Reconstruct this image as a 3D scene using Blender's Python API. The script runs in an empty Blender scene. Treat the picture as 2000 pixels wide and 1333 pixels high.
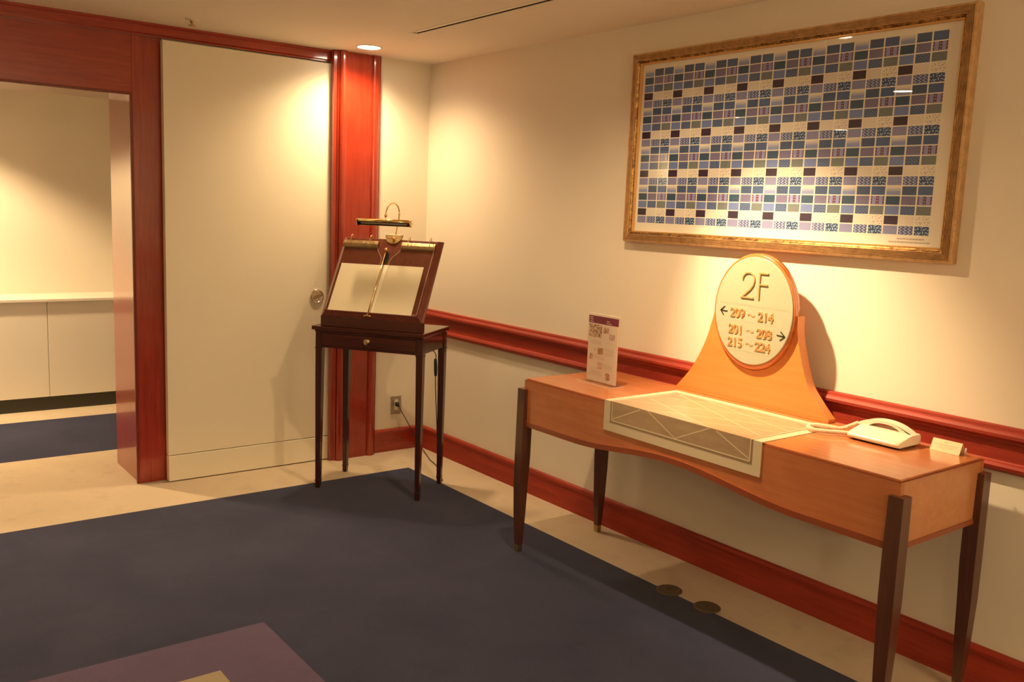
import bpy, bmesh, math, random
from mathutils import Vector, Matrix, Euler
random.seed(7)
SC = bpy.context.scene
COL = SC.collection
R = math.radians
PI = math.pi

# ------------------------------------------------------------------ camera, world, exposure
cam = bpy.data.cameras.new('camera')
cam.sensor_width = 36.0
cam.lens = 1766.5 / 2000 * 36
cam.clip_start = 0.05
co = bpy.data.objects.new('camera', cam); COL.objects.link(co)
co.location = (-3.0468, -4.8605, 1.5343)
co.rotation_euler = Euler((R(81.821), R(-2.248), R(-37.346)), 'XYZ')
SC.camera = co
w = bpy.data.worlds.new('world'); SC.world = w; w.use_nodes = True
w.node_tree.nodes['Background'].inputs[0].default_value = (1.0, 0.72, 0.45, 1)
w.node_tree.nodes['Background'].inputs[1].default_value = 0.05
SC.view_settings.view_transform = 'Standard'
SC.view_settings.look = 'None'
SC.view_settings.gamma = 1
SC.view_settings.exposure = 0.32
SC.view_settings.use_curve_mapping = False

WARM = (1.0, 0.69, 0.37)
def spot(name, loc, target, power, size, blend, radius=0.04, color=WARM):
    l = bpy.data.lights.new(name, 'SPOT'); l.energy = power; l.color = color
    l.spot_size = R(size); l.spot_blend = blend; l.shadow_soft_size = radius
    o = bpy.data.objects.new(name, l); COL.objects.link(o); o.location = loc
    d = Vector(target) - Vector(loc)
    o.rotation_euler = d.to_track_quat('-Z', 'Y').to_euler()
    return o
H = 2.4
# downlight positions: x, y, power, cone, blend   (every one has a ceiling fitting; some are unseen, added as fill)
DOWN = [
    (-0.567, -0.255, 72, 150, 0.9, 'lit round recessed downlight in the ceiling above the wooden door post'),
    (-3.23, 0.29, 78, 140, 0.9, 'recessed downlight in the hall ceiling just left of the portal'),
    (-4.58, 0.12, 40, 140, 0.9, 'recessed downlight in the hall ceiling furthest left of the portal'),
    (-2.75, 1.70, 240, 125, 0.35, 'recessed downlight over the lacquered panels behind the portal'),
    (-2.6, -1.6, 16, 150, 0.9, 'added fill downlight over the middle of the navy carpet'),  # unseen lamp, added to balance the light on the carpet
    (-0.85, -6.3, 68, 150, 0.9, 'recessed downlight beyond the telephone end of the console'),
    (-3.4, -5.4, 18, 150, 0.9, 'added fill downlight behind the viewpoint'),  # out of view, added as weak fill
    (-4.9, -3.0, 15, 150, 0.9, 'added fill downlight by the left wall of the room'),  # added out of view, fills from the left side
]
for i, (x, y, p, s, b, _l) in enumerate(DOWN):
    spot('downlight_lamp', (x, y, H - 0.02), (x, y, 0), p, s, b, 0.06)
ACC = (-0.84, -2.30, H)
spot('accent_lamp', (ACC[0], ACC[1], H - 0.03), (-0.10, -2.74, 1.00), 240, 56, 1.0, 0.03)
spot('accent_lamp', (ACC[0], ACC[1], H - 0.03), (ACC[0], ACC[1], 0), 60, 150, 0.9, 0.03)

# ------------------------------------------------------------------ tagging
def tag(o, label=None, cat=None, group=None, kind=None):
    if label: o['label'] = label
    if cat: o['category'] = cat
    if group: o['group'] = group
    if kind: o['kind'] = kind
    return o
def empty(name, loc=(0, 0, 0), rz=0, label=None, cat=None, group=None):
    o = bpy.data.objects.new(name, None); COL.objects.link(o)
    o.location = loc; o.rotation_euler = (0, 0, rz); o.empty_display_size = 0.1
    return tag(o, label, cat, group)

# ------------------------------------------------------------------ node helpers
class N:
    """tiny expression wrapper over math nodes"""
    def __init__(s, t, sock): s.t = t; s.s = sock
    def _m(s, op, *a):
        n = s.t.nodes.new('ShaderNodeMath'); n.operation = op
        for i, v in enumerate((s,) + a):
            if isinstance(v, N): s.t.links.new(v.s, n.inputs[i])
            else: n.inputs[i].default_value = v
        return N(s.t, n.outputs[0])
    def __add__(s, o): return s._m('ADD', o)
    def __sub__(s, o): return s._m('SUBTRACT', o)
    def __mul__(s, o): return s._m('MULTIPLY', o)
    def gt(s, o): return s._m('GREATER_THAN', o)
    def lt(s, o): return s._m('LESS_THAN', o)
    def fract(s): return s._m('FRACT')
    def floor(s): return s._m('FLOOR')
    def abs(s): return s._m('ABSOLUTE')
    def sin(s): return s._m('SINE')
    def mod(s, v): return s._m('MODULO', v)
    def max(s, v): return s._m('MAXIMUM', v)

def newmat(name, color=(0.8, 0.8, 0.8), rough=0.5, metal=0, coat=0, spec=None):
    m = bpy.data.materials.new(name); m.use_nodes = True
    b = m.node_tree.nodes['Principled BSDF']
    b.inputs['Base Color'].default_value = (*color, 1)
    b.inputs['Roughness'].default_value = rough
    b.inputs['Metallic'].default_value = metal
    b.inputs['Coat Weight'].default_value = coat
    b.inputs['Coat Roughness'].default_value = 0.08
    if spec is not None: b.inputs['Specular IOR Level'].default_value = spec
    return m, m.node_tree, b
def mixcol(t, fac, c1, c2):
    n = t.nodes.new('ShaderNodeMix'); n.data_type = 'RGBA'
    if isinstance(fac, N): t.links.new(fac.s, n.inputs[0])
    elif isinstance(fac, (int, float)): n.inputs[0].default_value = fac
    else: t.links.new(fac, n.inputs[0])
    for i, c in ((6, c1), (7, c2)):
        if isinstance(c, tuple): n.inputs[i].default_value = (*c, 1)
        else: t.links.new(c, n.inputs[i])
    return n.outputs[2]
def noise(t, scale, detail=4, rough=0.55, stretch=(1, 1, 1), coord='Object', dist=0):
    tc = t.nodes.new('ShaderNodeTexCoord'); mp = t.nodes.new('ShaderNodeMapping')
    mp.inputs['Scale'].default_value = stretch
    t.links.new(tc.outputs[coord], mp.inputs[0])
    n = t.nodes.new('ShaderNodeTexNoise')
    n.inputs['Scale'].default_value = scale; n.inputs['Detail'].default_value = detail
    n.inputs['Roughness'].default_value = rough; n.inputs['Distortion'].default_value = dist
    t.links.new(mp.outputs[0], n.inputs['Vector'])
    return n.outputs[0]
def ramp(t, fac, a, b, c1=0.0, c2=1.0):
    r = t.nodes.new('ShaderNodeMapRange')
    r.inputs[1].default_value = a; r.inputs[2].default_value = b
    r.inputs[3].default_value = c1; r.inputs[4].default_value = c2
    t.links.new(fac, r.inputs[0]); return r.outputs[0]
def bump(t, b, h, strength, dist=0.002):
    n = t.nodes.new('ShaderNodeBump'); n.inputs['Strength'].default_value = strength
    n.inputs['Distance'].default_value = dist
    t.links.new(h, n.inputs['Height']); t.links.new(n.outputs[0], b.inputs['Normal'])

def wood(name, dark, light, axis='z', rough=0.35, coat=0.3, scale=6, figure=0.35):
    m, t, b = newmat(name, light, rough, 0, coat)
    st = {'x': (0.06, 1, 1), 'y': (1, 0.06, 1), 'z': (1, 1, 0.06)}[axis]
    n1 = noise(t, scale * 9, 6, 0.6, st, dist=0.2)
    n2 = noise(t, scale * 0.8, 3, 0.5, st, dist=0.6)
    n3 = noise(t, 9, 4, 0.6)
    f1 = ramp(t, n1, 0.3, 0.7)
    c = mixcol(t, f1, dark, light)
    mid = tuple((a + q) / 2 * 0.9 for a, q in zip(dark, light))
    c = mixcol(t, ramp(t, n2, 0.35, 0.7, 0, 0.55), c, mid)
    c = mixcol(t, ramp(t, n3, 0.35, 0.7, 0, figure), c, dark)
    t.links.new(c, b.inputs['Base Color'])
    bump(t, b, n1, 0.06)
    return m
M = {}
def paint(name, col, rough=0.6, bs=0.05, sc=500):
    m, t, b = newmat(name, col, rough)
    n = noise(t, sc, 2, 0.5); bump(t, b, n, bs, 0.001)
    n2 = noise(t, 1.3, 3, 0.5)
    c = mixcol(t, ramp(t, n2, 0.3, 0.7), tuple(x * 0.96 for x in col), col)
    t.links.new(c, b.inputs['Base Color']); return m
M['wall'] = paint('wallpaper_cream', (0.81, 0.75, 0.63), 0.75, 0.15, 350)
M['ceil'] = paint('ceiling_paint', (0.88, 0.83, 0.72), 0.85, 0.1, 300)
M['door'] = paint('door_panel_paint', (0.86, 0.80, 0.64), 0.45, 0.03)
M['white'] = paint('white_lacquer', (0.86, 0.82, 0.72), 0.4, 0.02)
M['cherry_z'] = wood('cherry_vertical', (0.24, 0.018, 0.0075), (0.45, 0.047, 0.0175), 'z', 0.26, 0.7)
M['cherry_x'] = wood('cherry_along_x', (0.24, 0.018, 0.0075), (0.45, 0.047, 0.0175), 'x', 0.26, 0.7)
M['cherry_y'] = wood('cherry_along_y', (0.24, 0.018, 0.0075), (0.45, 0.047, 0.0175), 'y', 0.6, 0.0)
M['maple_y'] = wood('maple_veneer', (0.50, 0.158, 0.055), (0.65, 0.250, 0.092), 'y', 0.26, 0.35, 5, 0.6)
M['maple_x'] = wood('maple_veneer_end', (0.54, 0.215, 0.084), (0.66, 0.295, 0.122), 'y', 0.3, 0.3, 5, 0.4)
M['maple_trim'] = wood('maple_edge', (0.27, 0.060, 0.020), (0.35, 0.090, 0.030), 'y', 0.3, 0.3)
M['sign_wood'] = wood('sign_maple', (0.62, 0.205, 0.048), (0.73, 0.27, 0.070), 'y', 0.35, 0.25, 5, 0.3)
M['sign_rim'] = wood('sign_rim_wood', (0.52, 0.13, 0.03), (0.66, 0.21, 0.06), 'y', 0.25, 0.5, 5, 0.3)
M['walnut'] = wood('dark_walnut', (0.070, 0.022, 0.012), (0.13, 0.045, 0.025), 'z', 0.3, 0.3)
M['mahog_z'] = wood('mahogany_leg', (0.030, 0.007, 0.005), (0.065, 0.016, 0.010), 'z', 0.25, 0.4)
M['mahog_x'] = wood('mahogany_top', (0.040, 0.009, 0.006), (0.085, 0.020, 0.012), 'x', 0.16, 0.6)
M['mahog_board'] = wood('mahogany_board', (0.10, 0.020, 0.010), (0.19, 0.045, 0.022), 'z', 0.3, 0.3)
def metal(name, col, rough=0.2):
    m, t, b = newmat(name, col, rough, 1)
    n = noise(t, 60, 3, 0.5); t.links.new(ramp(t, n, 0.3, 0.7, rough * 0.8, rough * 1.3), b.inputs['Roughness'])
    return m
M['brass'] = metal('polished_brass', (0.86, 0.62, 0.26), 0.16)
M['brass_dull'] = metal('dull_brass', (0.50, 0.38, 0.20), 0.32)
M['chrome'] = metal('chrome', (0.80, 0.76, 0.68), 0.10)
M['steel'] = metal('brushed_plate', (0.45, 0.42, 0.36), 0.38)
M['gold_letter'] = newmat('gold_lettering', (0.62, 0.33, 0.12), 0.4, 0.15)[0]
M['black'] = newmat('black_plastic', (0.015, 0.014, 0.014), 0.35)[0]
M['blackletter'] = newmat('black_enamel', (0.02, 0.018, 0.02), 0.3)[0]
M['dark'] = newmat('duct_dark', (0.012, 0.010, 0.008), 0.8)[0]
M['toe'] = newmat('dark_skirting', (0.035, 0.034, 0.022), 0.5)[0]
M['paper'] = newmat('page_paper', (0.90, 0.86, 0.72), 0.6)[0]
M['phone'] = newmat('ivory_plastic', (0.80, 0.73, 0.58), 0.25, 0, 0.2)[0]
M['cord_ivory'] = newmat('cord_ivory', (0.82, 0.66, 0.48), 0.4)[0]
M['card'] = newmat('card_cream', (0.85, 0.70, 0.45), 0.4)[0]
M['ink'] = newmat('grey_ink', (0.22, 0.17, 0.15), 0.7)[0]
M['ink_light'] = newmat('pale_ink', (0.50, 0.42, 0.36), 0.7)[0]
M['purple'] = newmat('plum_print', (0.20, 0.035, 0.075), 0.5)[0]
M['whiteink'] = newmat('white_ink', (0.70, 0.60, 0.60), 0.5)[0]
M['etch'] = newmat('etched_line', (0.52, 0.47, 0.34), 0.5)[0]
M['inlay_border'] = paint('inlay_cream', (0.72, 0.62, 0.44), 0.32, 0.01)
M['inlay_line'] = newmat('inlay_line', (0.76, 0.64, 0.44), 0.35)[0]
m, t, b = newmat('inlay_taupe', (0.45, 0.33, 0.20), 0.3, 0, 0.2)
n = noise(t, 25, 5, 0.6, (1, 0.3, 1)); t.links.new(mixcol(t, ramp(t, n, 0.3, 0.7), (0.38, 0.27, 0.165), (0.48, 0.35, 0.22)), b.inputs['Base Color'])
M['inlay_field'] = m
m, t, b = newmat('inlay_band', (0.34, 0.24, 0.15), 0.3, 0, 0.2); M['inlay_band'] = m

def carpet(name, c1, c2):
    m, t, b = newmat(name, c1, 0.95, spec=0.1)
    a = noise(t, 260, 3, 0.7); s = noise(t, 2.2, 5, 0.65, dist=0.4); s2 = noise(t, 9, 3, 0.6)
    c = mixcol(t, ramp(t, s, 0.35, 0.65), c1, c2)
    dk = tuple(x * 0.72 for x in c1)
    c = mixcol(t, ramp(t, s2, 0.55, 0.8, 0, 0.6), c, dk)
    c = mixcol(t, ramp(t, a, 0.3, 0.7, 0, 0.45), c, dk)
    t.links.new(c, b.inputs['Base Color'])
    b.inputs['Sheen Weight'].default_value = 0.12
    b.inputs['Sheen Roughness'].default_value = 0.5
    bump(t, b, a, 0.5, 0.004)
    return m
M['carpet_cream'] = carpet('carpet_cream', (0.64, 0.53, 0.38), (0.70, 0.58, 0.42))
M['carpet_navy'] = carpet('carpet_navy', (0.026, 0.033, 0.080), (0.044, 0.050, 0.105))
M['carpet_beige'] = carpet('carpet_beige', (0.36, 0.30, 0.20), (0.42, 0.35, 0.24))
M['carpet_mauve'] = carpet('carpet_mauve', (0.105, 0.076, 0.155), (0.13, 0.094, 0.18))

def emis(name, col, s):
    m = bpy.data.materials.new(name); m.use_nodes = True; t = m.node_tree
    t.nodes.remove(t.nodes['Principled BSDF'])
    e = t.nodes.new('ShaderNodeEmission'); e.inputs[0].default_value = (*col, 1); e.inputs[1].default_value = s
    t.links.new(e.outputs[0], t.nodes['Material Output'].inputs[0]); return m
M['lampface'] = emis('lit_lamp_face', (1, 0.85, 0.62), 30)
M['sconceface'] = emis('lit_sconce_shade', (1, 0.88, 0.66), 14)

def thin_glass(name, rough=0.0, tint=(0.98, 0.98, 0.96), ior=1.5, boost=1.0):
    m = bpy.data.materials.new(name); m.use_nodes = True; t = m.node_tree
    t.nodes.remove(t.nodes['Principled BSDF'])
    tr = t.nodes.new('ShaderNodeBsdfTransparent'); tr.inputs[0].default_value = (*tint, 1)
    gl = t.nodes.new('ShaderNodeBsdfGlossy'); gl.inputs['Roughness'].default_value = rough
    # Schlick reflectance that treats both faces of the pane alike
    ge = t.nodes.new('ShaderNodeNewGeometry'); dt = t.nodes.new('ShaderNodeVectorMath'); dt.operation = 'DOT_PRODUCT'
    t.links.new(ge.outputs['Incoming'], dt.inputs[0]); t.links.new(ge.outputs['Normal'], dt.inputs[1])
    mx = t.nodes.new('ShaderNodeMixShader')
    g = (N(t, dt.outputs['Value']).abs() * -1.0 + 1.0)._m('POWER', 5.0)
    f = (g * 0.92 + 0.05) * boost
    t.links.new(f.s, mx.inputs[0]); t.links.new(tr.outputs[0], mx.inputs[1]); t.links.new(gl.outputs[0], mx.inputs[2])
    t.links.new(mx.outputs[0], t.nodes['Material Output'].inputs[0]); return m
M['glass'] = thin_glass('picture_glass', 0.0, (1, 1, 1), 1.5, 1.0)
M['acrylic'] = thin_glass('clear_acrylic', 0.03, (0.97, 0.96, 0.93), 1.45, 0.4)

# ------------------------------------------------------------------ mesh helpers
def box(bm, a, b, mi=0):
    x0, y0, z0 = (min(p, q) for p, q in zip(a, b)); x1, y1, z1 = (max(p, q) for p, q in zip(a, b))
    v = [bm.verts.new(p) for p in ((x0,y0,z0),(x1,y0,z0),(x1,y1,z0),(x0,y1,z0),(x0,y0,z1),(x1,y0,z1),(x1,y1,z1),(x0,y1,z1))]
    for f in ((3,2,1,0),(4,5,6,7),(0,1,5,4),(1,2,6,5),(2,3,7,6),(3,0,4,7)):
        q = bm.faces.new([v[i] for i in f]); q.material_index = mi
def prism(bm, pts, fn, d0, d1, smooth=False, mi=0):
    """extrude polygon pts (2d) between depths d0 and d1; fn(a,b,d)->xyz"""
    A = [bm.verts.new(fn(a, b, d0)) for a, b in pts]; B = [bm.verts.new(fn(a, b, d1)) for a, b in pts]
    n = len(pts)
    f = bm.faces.new(A[::-1]); f.material_index = mi
    f = bm.faces.new(B); f.material_index = mi
    for i in range(n):
        f = bm.faces.new((A[i], A[(i+1) % n], B[(i+1) % n], B[i])); f.smooth = smooth; f.material_index = mi
def loft(bm, rings, closed=True, caps=True, smooth=True):
    vs = [[bm.verts.new(p) for p in r] for r in rings]
    n = len(rings[0])
    for r in range(len(vs) - 1):
        for i in range(n if closed else n - 1):
            f = bm.faces.new((vs[r][i], vs[r][(i+1) % n], vs[r+1][(i+1) % n], vs[r+1][i])); f.smooth = smooth
    if caps:
        bm.faces.new(vs[0][::-1]); bm.faces.new(vs[-1])
def tube(bm, pts, rad, seg=10, closed=False, smooth=True):
    pts = [Vector(p) for p in pts]; n = len(pts)
    rads = rad if isinstance(rad, (list, tuple)) else [rad] * n
    T = []
    for i in range(n):
        if closed: d = pts[(i+1) % n] - pts[i-1]
        else: d = pts[min(i+1, n-1)] - pts[max(i-1, 0)]
        T.append(d.normalized())
    up = Vector((0, 0, 1)) if abs(T[0].z) < 0.9 else Vector((1, 0, 0))
    nrm = (up - T[0] * up.dot(T[0])).normalized()
    rings = []
    for i in range(n):
        nrm = (nrm - T[i] * nrm.dot(T[i])).normalized(); bn = T[i].cross(nrm)
        rings.append([bm.verts.new(pts[i] + (nrm * math.cos(2*PI*k/seg) + bn * math.sin(2*PI*k/seg)) * rads[i]) for k in range(seg)])
    for r in range(n if closed else n - 1):
        a, c = rings[r], rings[(r+1) % n]
        for k in range(seg):
            f = bm.faces.new((a[k], a[(k+1) % seg], c[(k+1) % seg], c[k])); f.smooth = smooth
    if not closed:
        bm.faces.new(rings[0][::-1]); bm.faces.new(rings[-1])
def lathe(bm, prof, axis=Vector((0,0,1)), org=Vector((0,0,0)), seg=32, smooth=True):
    """prof: (radius, distance along axis)"""
    axis = Vector(axis).normalized(); org = Vector(org)
    a = axis.orthogonal().normalized(); b = axis.cross(a)
    rings = []
    for r, h in prof:
        if r < 1e-6: rings.append([bm.verts.new(org + axis * h)])
        else: rings.append([bm.verts.new(org + axis*h + (a*math.cos(2*PI*k/seg) + b*math.sin(2*PI*k/seg))*r) for k in range(seg)])
    for i in range(len(rings) - 1):
        p, q = rings[i], rings[i+1]
        for k in range(seg):
            k2 = (k+1) % seg
            if len(p) == 1 and len(q) == 1: continue
            if len(p) == 1: f = bm.faces.new((p[0], q[k2], q[k]))
            elif len(q) == 1: f = bm.faces.new((p[k], p[k2], q[0]))
            else: f = bm.faces.new((p[k], p[k2], q[k2], q[k]))
            f.smooth = smooth
def obj(name, bm, mat, parent=None, bevel=0, seg=2, loc=None):
    bmesh.ops.recalc_face_normals(bm, faces=bm.faces)
    me = bpy.data.meshes.new(name); bm.to_mesh(me); bm.free()
    for mm in (mat if isinstance(mat, (list, tuple)) else [mat]): me.materials.append(mm)
    o = bpy.data.objects.new(name, me); COL.objects.link(o)
    if parent: o.parent = parent
    if loc: o.location = loc
    if bevel:
        md = o.modifiers.new('bevel', 'BEVEL'); md.width = bevel; md.segments = seg; md.limit_method = 'ANGLE'; md.angle_limit = R(40)
    return o
def BM(): return bmesh.new()
def bx(name, a, b, mat, parent=None, bevel=0):
    bm = BM(); box(bm, a, b); return obj(name, bm, mat, parent, bevel)
def struct(o): o['kind'] = 'structure'; return o
def arc(cx, cy, r, a0, a1, n, ry=None):
    ry = ry or r
    return [(cx + r*math.cos(R(a0 + (a1-a0)*i/n)), cy + ry*math.sin(R(a0 + (a1-a0)*i/n))) for i in range(n+1)]
def catmull(P, n=8, closed=False):
    P = [Vector(p) for p in P]; out = []; L = len(P)
    rng = range(L if closed else L-1)
    for i in rng:
        if closed: p0, p1, p2, p3 = P[i-1], P[i], P[(i+1) % L], P[(i+2) % L]
        else: p0, p1, p2, p3 = P[max(i-1, 0)], P[i], P[i+1], P[min(i+2, L-1)]
        for k in range(n):
            t = k/n
            out.append(0.5*((2*p1) + (p2-p0)*t + (2*p0-5*p1+4*p2-p3)*t*t + (3*p1-p0-3*p2+p3)*t**3))
    if not closed: out.append(P[-1])
    return out
def ribbon(bm, pts, wdt, fn, d0, d1):
    """flat stroke of width wdt along 2-d polyline; wdt may be a list"""
    P = [Vector(p) for p in pts]; n = len(P)
    W = wdt if isinstance(wdt, (list, tuple)) else [wdt]*n
    Lf, Rt = [], []
    for i in range(n):
        d = []
        if i > 0: d.append((P[i]-P[i-1]).normalized())
        if i < n-1: d.append((P[i+1]-P[i]).normalized())
        tn = sum(d, Vector((0, 0))).normalized()
        nm = Vector((-tn.y, tn.x)); k = 1/max(0.4, nm.dot(Vector((-d[0].y, d[0].x))))
        Lf.append(P[i] + nm*W[i]/2*k); Rt.append(P[i] - nm*W[i]/2*k)
    for i in range(n-1):
        prism(bm, [Lf[i], Lf[i+1], Rt[i+1], Rt[i]], fn, d0, d1)
def text_mesh(body, size, sx=1.0, extrude=0.0, outline=0.0, align='CENTER'):
    cu = bpy.data.curves.new('lettering', 'FONT'); cu.body = body; cu.size = size
    cu.align_x = align; cu.align_y = 'CENTER'; cu.extrude = extrude
    if outline: cu.fill_mode = 'NONE'; cu.bevel_depth = outline; cu.bevel_resolution = 1
    o = bpy.data.objects.new('lettering', cu); COL.objects.link(o)
    bpy.context.view_layer.update()
    dg = bpy.context.evaluated_depsgraph_get()
    me = bpy.data.meshes.new_from_object(o.evaluated_get(dg))
    bpy.data.objects.remove(o); bpy.data.curves.remove(cu)
    for v in me.vertices: v.co.x *= sx
    return me
def place_text(name, me, mat, parent, mw):
    me.name = name; me.transform(mw); me.materials.clear(); me.materials.append(mat)
    o = bpy.data.objects.new(name, me); COL.objects.link(o); o.parent = parent; return o

# ================================================================== ROOM
YB = 0.012       # plane of the back wall
YO = 0.075       # face of the wooden portal
XR = 0.0
# floor: base slab and carpet inlays
bm = BM(); box(bm, (-6.5, -7, -0.12), (0.12, 2.9, -0.012)); fl = struct(obj('floor', bm, M['carpet_cream']))
def carpet_piece(name, rects, mat):
    bm = BM()
    for (x0, y0, x1, y1) in rects: box(bm, (x0, y0, -0.012), (x1, y1, 0.0))
    o = obj(name, bm, mat, fl); return o
nx, ny = -0.322, -0.372
carpet_piece('carpet_border', [(-6.5, ny, 0.0, 0.84), (nx, -7, 0.0, ny), (-6.5, 1.83, 0.0, 2.9)], M['carpet_cream'])
carpet_piece('carpet_navy', [(-6.5, -1.836, nx, ny), (-1.815, -7, nx, -1.836), (-6.5, 0.84, 0.0, 1.83)], M['carpet_navy'])
carpet_piece('carpet_mauve', [(-6.5, -2.093, -1.815, -1.836), (-2.068, -7, -1.815, -2.093)], M['carpet_mauve'])
carpet_piece('carpet_centre', [(-6.5, -7, -2.068, -2.093)], M['carpet_beige'])
# ceiling with a slot for the air diffuser
SX0, SX1, SY0, SY1 = -0.622, -0.580, -5.2, -0.79
bm = BM()
box(bm, (-6.5, -7, H), (SX0, 2.9, H + 0.12)); box(bm, (SX1, -7, H), (0.12, 2.9, H + 0.12))
box(bm, (SX0, -7, H), (SX1, SY0, H + 0.12)); box(bm, (SX0, SY1, H), (SX1, 2.9, H + 0.12))
struct(obj('ceiling', bm, M['ceil']))
vt = empty('air_diffuser', (-0.6, -3, H), 0, 'long narrow slot air diffuser with one dark gap in the ceiling', 'vent')
def rel(o, p): return tuple(a - b for a, b in zip(p, o.location))
def part_box(name, root, a, b, mat, bevel=0): return bx(name, rel(root, a), rel(root, b), mat, root, bevel)
part_box('duct', vt, (SX0 + .001, SY0 + .001, H + 0.07), (SX1 - .001, SY1 - .001, H + 0.10), M['dark'])
part_box('blade', vt, (SX0 + 0.004, SY0 + .002, H - 0.001), (SX0 + 0.019, SY1 - .03, H + 0.03), M['white'])
part_box('duct', vt, (SX1 - .007, SY0 + .004, H + 0.0005), (SX1 - .0045, SY1 - .004, H + 0.069), M['dark'])
bm = BM()
for a, b in (((SX0 - .006, SY0 - .006, H - .002), (SX0 + .0035, SY1 + .006, H + .05)), ((SX1 - .004, SY0 - .006, H - .002), (SX1 + .004, SY1 + .006, H + .05)),
             ((SX0, SY1 - .003, H - .002), (SX1, SY1 + .006, H + .05)), ((SX0, SY0 - .006, H - .002), (SX1, SY0 + .003, H + .05))):
    box(bm, rel(vt, a), rel(vt, b))
obj('frame', bm, M['ceil'], vt)
# walls
struct(bx('wall_right', (0, -7, 0), (0.12, 2.9, H), M['wall']))
struct(bx('wall_far', (-6.5, 2.50, 0.0), (0, 2.62, H), M['wall']))
struct(bx('wall_left', (-6.62, -7, 0), (-6.5, 2.62, H), M['wall']))
struct(bx('wall_near', (-6.62, -7.12, 0), (0.12, -7, H), M['wall']))
bm = BM(); box(bm, (-0.652, YB, 0), (0, 0.52, H)); box(bm, (-1.586, YO + .003, 0), (-0.652, 0.52, H)); struct(obj('wall_back', bm, M['wall']))
# wooden portal: facing, lining, lintel
XO = -1.732; ZO = 2.054; XE = -2.75
bm = BM(); box(bm, (XO, YO, 0), (-1.585, 0.535, H)); struct(obj('trim_1', bm, M['cherry_z'], None, 0.002))
bm = BM(); box(bm, (XE, YO, ZO), (XO, 0.535, H)); struct(obj('trim_2', bm, M['cherry_x'], None, 0.002))
bm = BM(); box(bm, (XE - 0.2, YO, 0), (XE, 0.535, H)); struct(obj('trim_3', bm, M['cherry_z'], None, 0.002))
# thin edge strip around the opening, bevel shade put into its darker colour
M['cherry_shaded'] = wood('cherry_bevel_shade', (0.13, 0.014, 0.006), (0.22, 0.030, 0.012), 'z', 0.4, 0.1)
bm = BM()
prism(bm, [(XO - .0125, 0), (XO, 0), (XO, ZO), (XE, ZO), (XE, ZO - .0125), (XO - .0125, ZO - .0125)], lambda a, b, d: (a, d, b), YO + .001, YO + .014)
struct(obj('trim_4', bm, M['cherry_shaded']))
# cornice
def cornice_prof():
    return [(0.02, H), (0.02, H - 0.012), (0.026, H - 0.016), (0.026, H - 0.052), (0.034, H - 0.058), (0.034, H - 0.064), (0.09, H - 0.064), (0.09, H)]
bm = BM(); prism(bm, cornice_prof(), lambda a, b, d: (d, a, b), XE - 0.2, -0.622)
struct(obj('trim_5', bm, M['cherry_x']))
# sliding door (hangs in front of the portal)
dr = empty('door_1', (-1.12, 0.04, 0)); struct(dr)
part_box('door_leaf', dr, (-1.595, 0.020, 0.150), (-0.643, 0.060, 2.326), M['door'], 0.002)
part_box('kick_panel', dr, (-1.595, 0.017, 0.006), (-0.643, 0.060, 0.146), M['door'], 0.002)
hx, hz = -0.735, 0.996
bm = BM(); lathe(bm, [(0, -.004), (0.0, -.002), (0.028, -.002), (0.031, 0.006), (0.036, 0.009), (0.041, 0.007), (0.043, 0.0), (0.043, -.004)], (0, -1, 0), rel(dr, (hx, 0.020, hz)), 40)
hd = obj('door_handle', bm, M['chrome'], dr)
bm = BM()
el = [(0.030*math.cos(a) , 0.009*math.sin(a)) for a in [2*PI*i/24 for i in range(24)]]
ca, sa = math.cos(R(20)), math.sin(R(20))
c0 = Vector(rel(dr, (hx, 0.02, hz)))
prism(bm, [(x*ca - y*sa, x*sa + y*ca) for x, y in el], lambda a, b, d: (c0.x + a, c0.y - d, c0.z + b), -0.001, 0.010)
obj('finger_pull', bm, M['brass_dull'], hd, 0.002)
# pilaster at the door: cased post with mouldings
def casing(x0, x1, depth, flip=False):
    wd = x1 - x0
    pr = [(0, 0.0), (0, 0.35), (0.10, 0.62), (0.16, 0.70), (0.17, 0.62), (0.24, 0.62), (0.25, 0.78), (0.33, 0.90), (0.42, 0.97), (0.55, 1.0), (0.70, 0.97), (0.80, 0.88), (0.86, 0.72), (0.87, 0.60), (0.93, 0.60), (1.0, 0.45), (1.0, 0.0)]
    if flip: pr = [(1 - a, b) for a, b in pr][::-1]
    return [(x0 + a*wd, YB - depth*b + (0 if b else 0.001)) for a, b in pr]
bm = BM(); prism(bm, casing(-0.646, -0.573, 0.062), lambda a, b, d: (a, b, d), 0, H); struct(obj('trim_6', bm, M['cherry_z']))
bm = BM(); box(bm, (-0.66, -0.020, 0), (-0.42, YB + .001, H - .001)); struct(obj('trim_7', bm, M['cherry_z']))
bm = BM(); prism(bm, casing(-0.424, -0.349, 0.047, True), lambda a, b, d: (a, b, d), 0, H); struct(obj('trim_8', bm, M['cherry_z']))
# jamb side return that the door runs against
bm = BM(); box(bm, (-0.655, -0.012, 0), (-0.6445, YB, H - .064)); struct(obj('trim_9', bm, M['cherry_z']))
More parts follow.
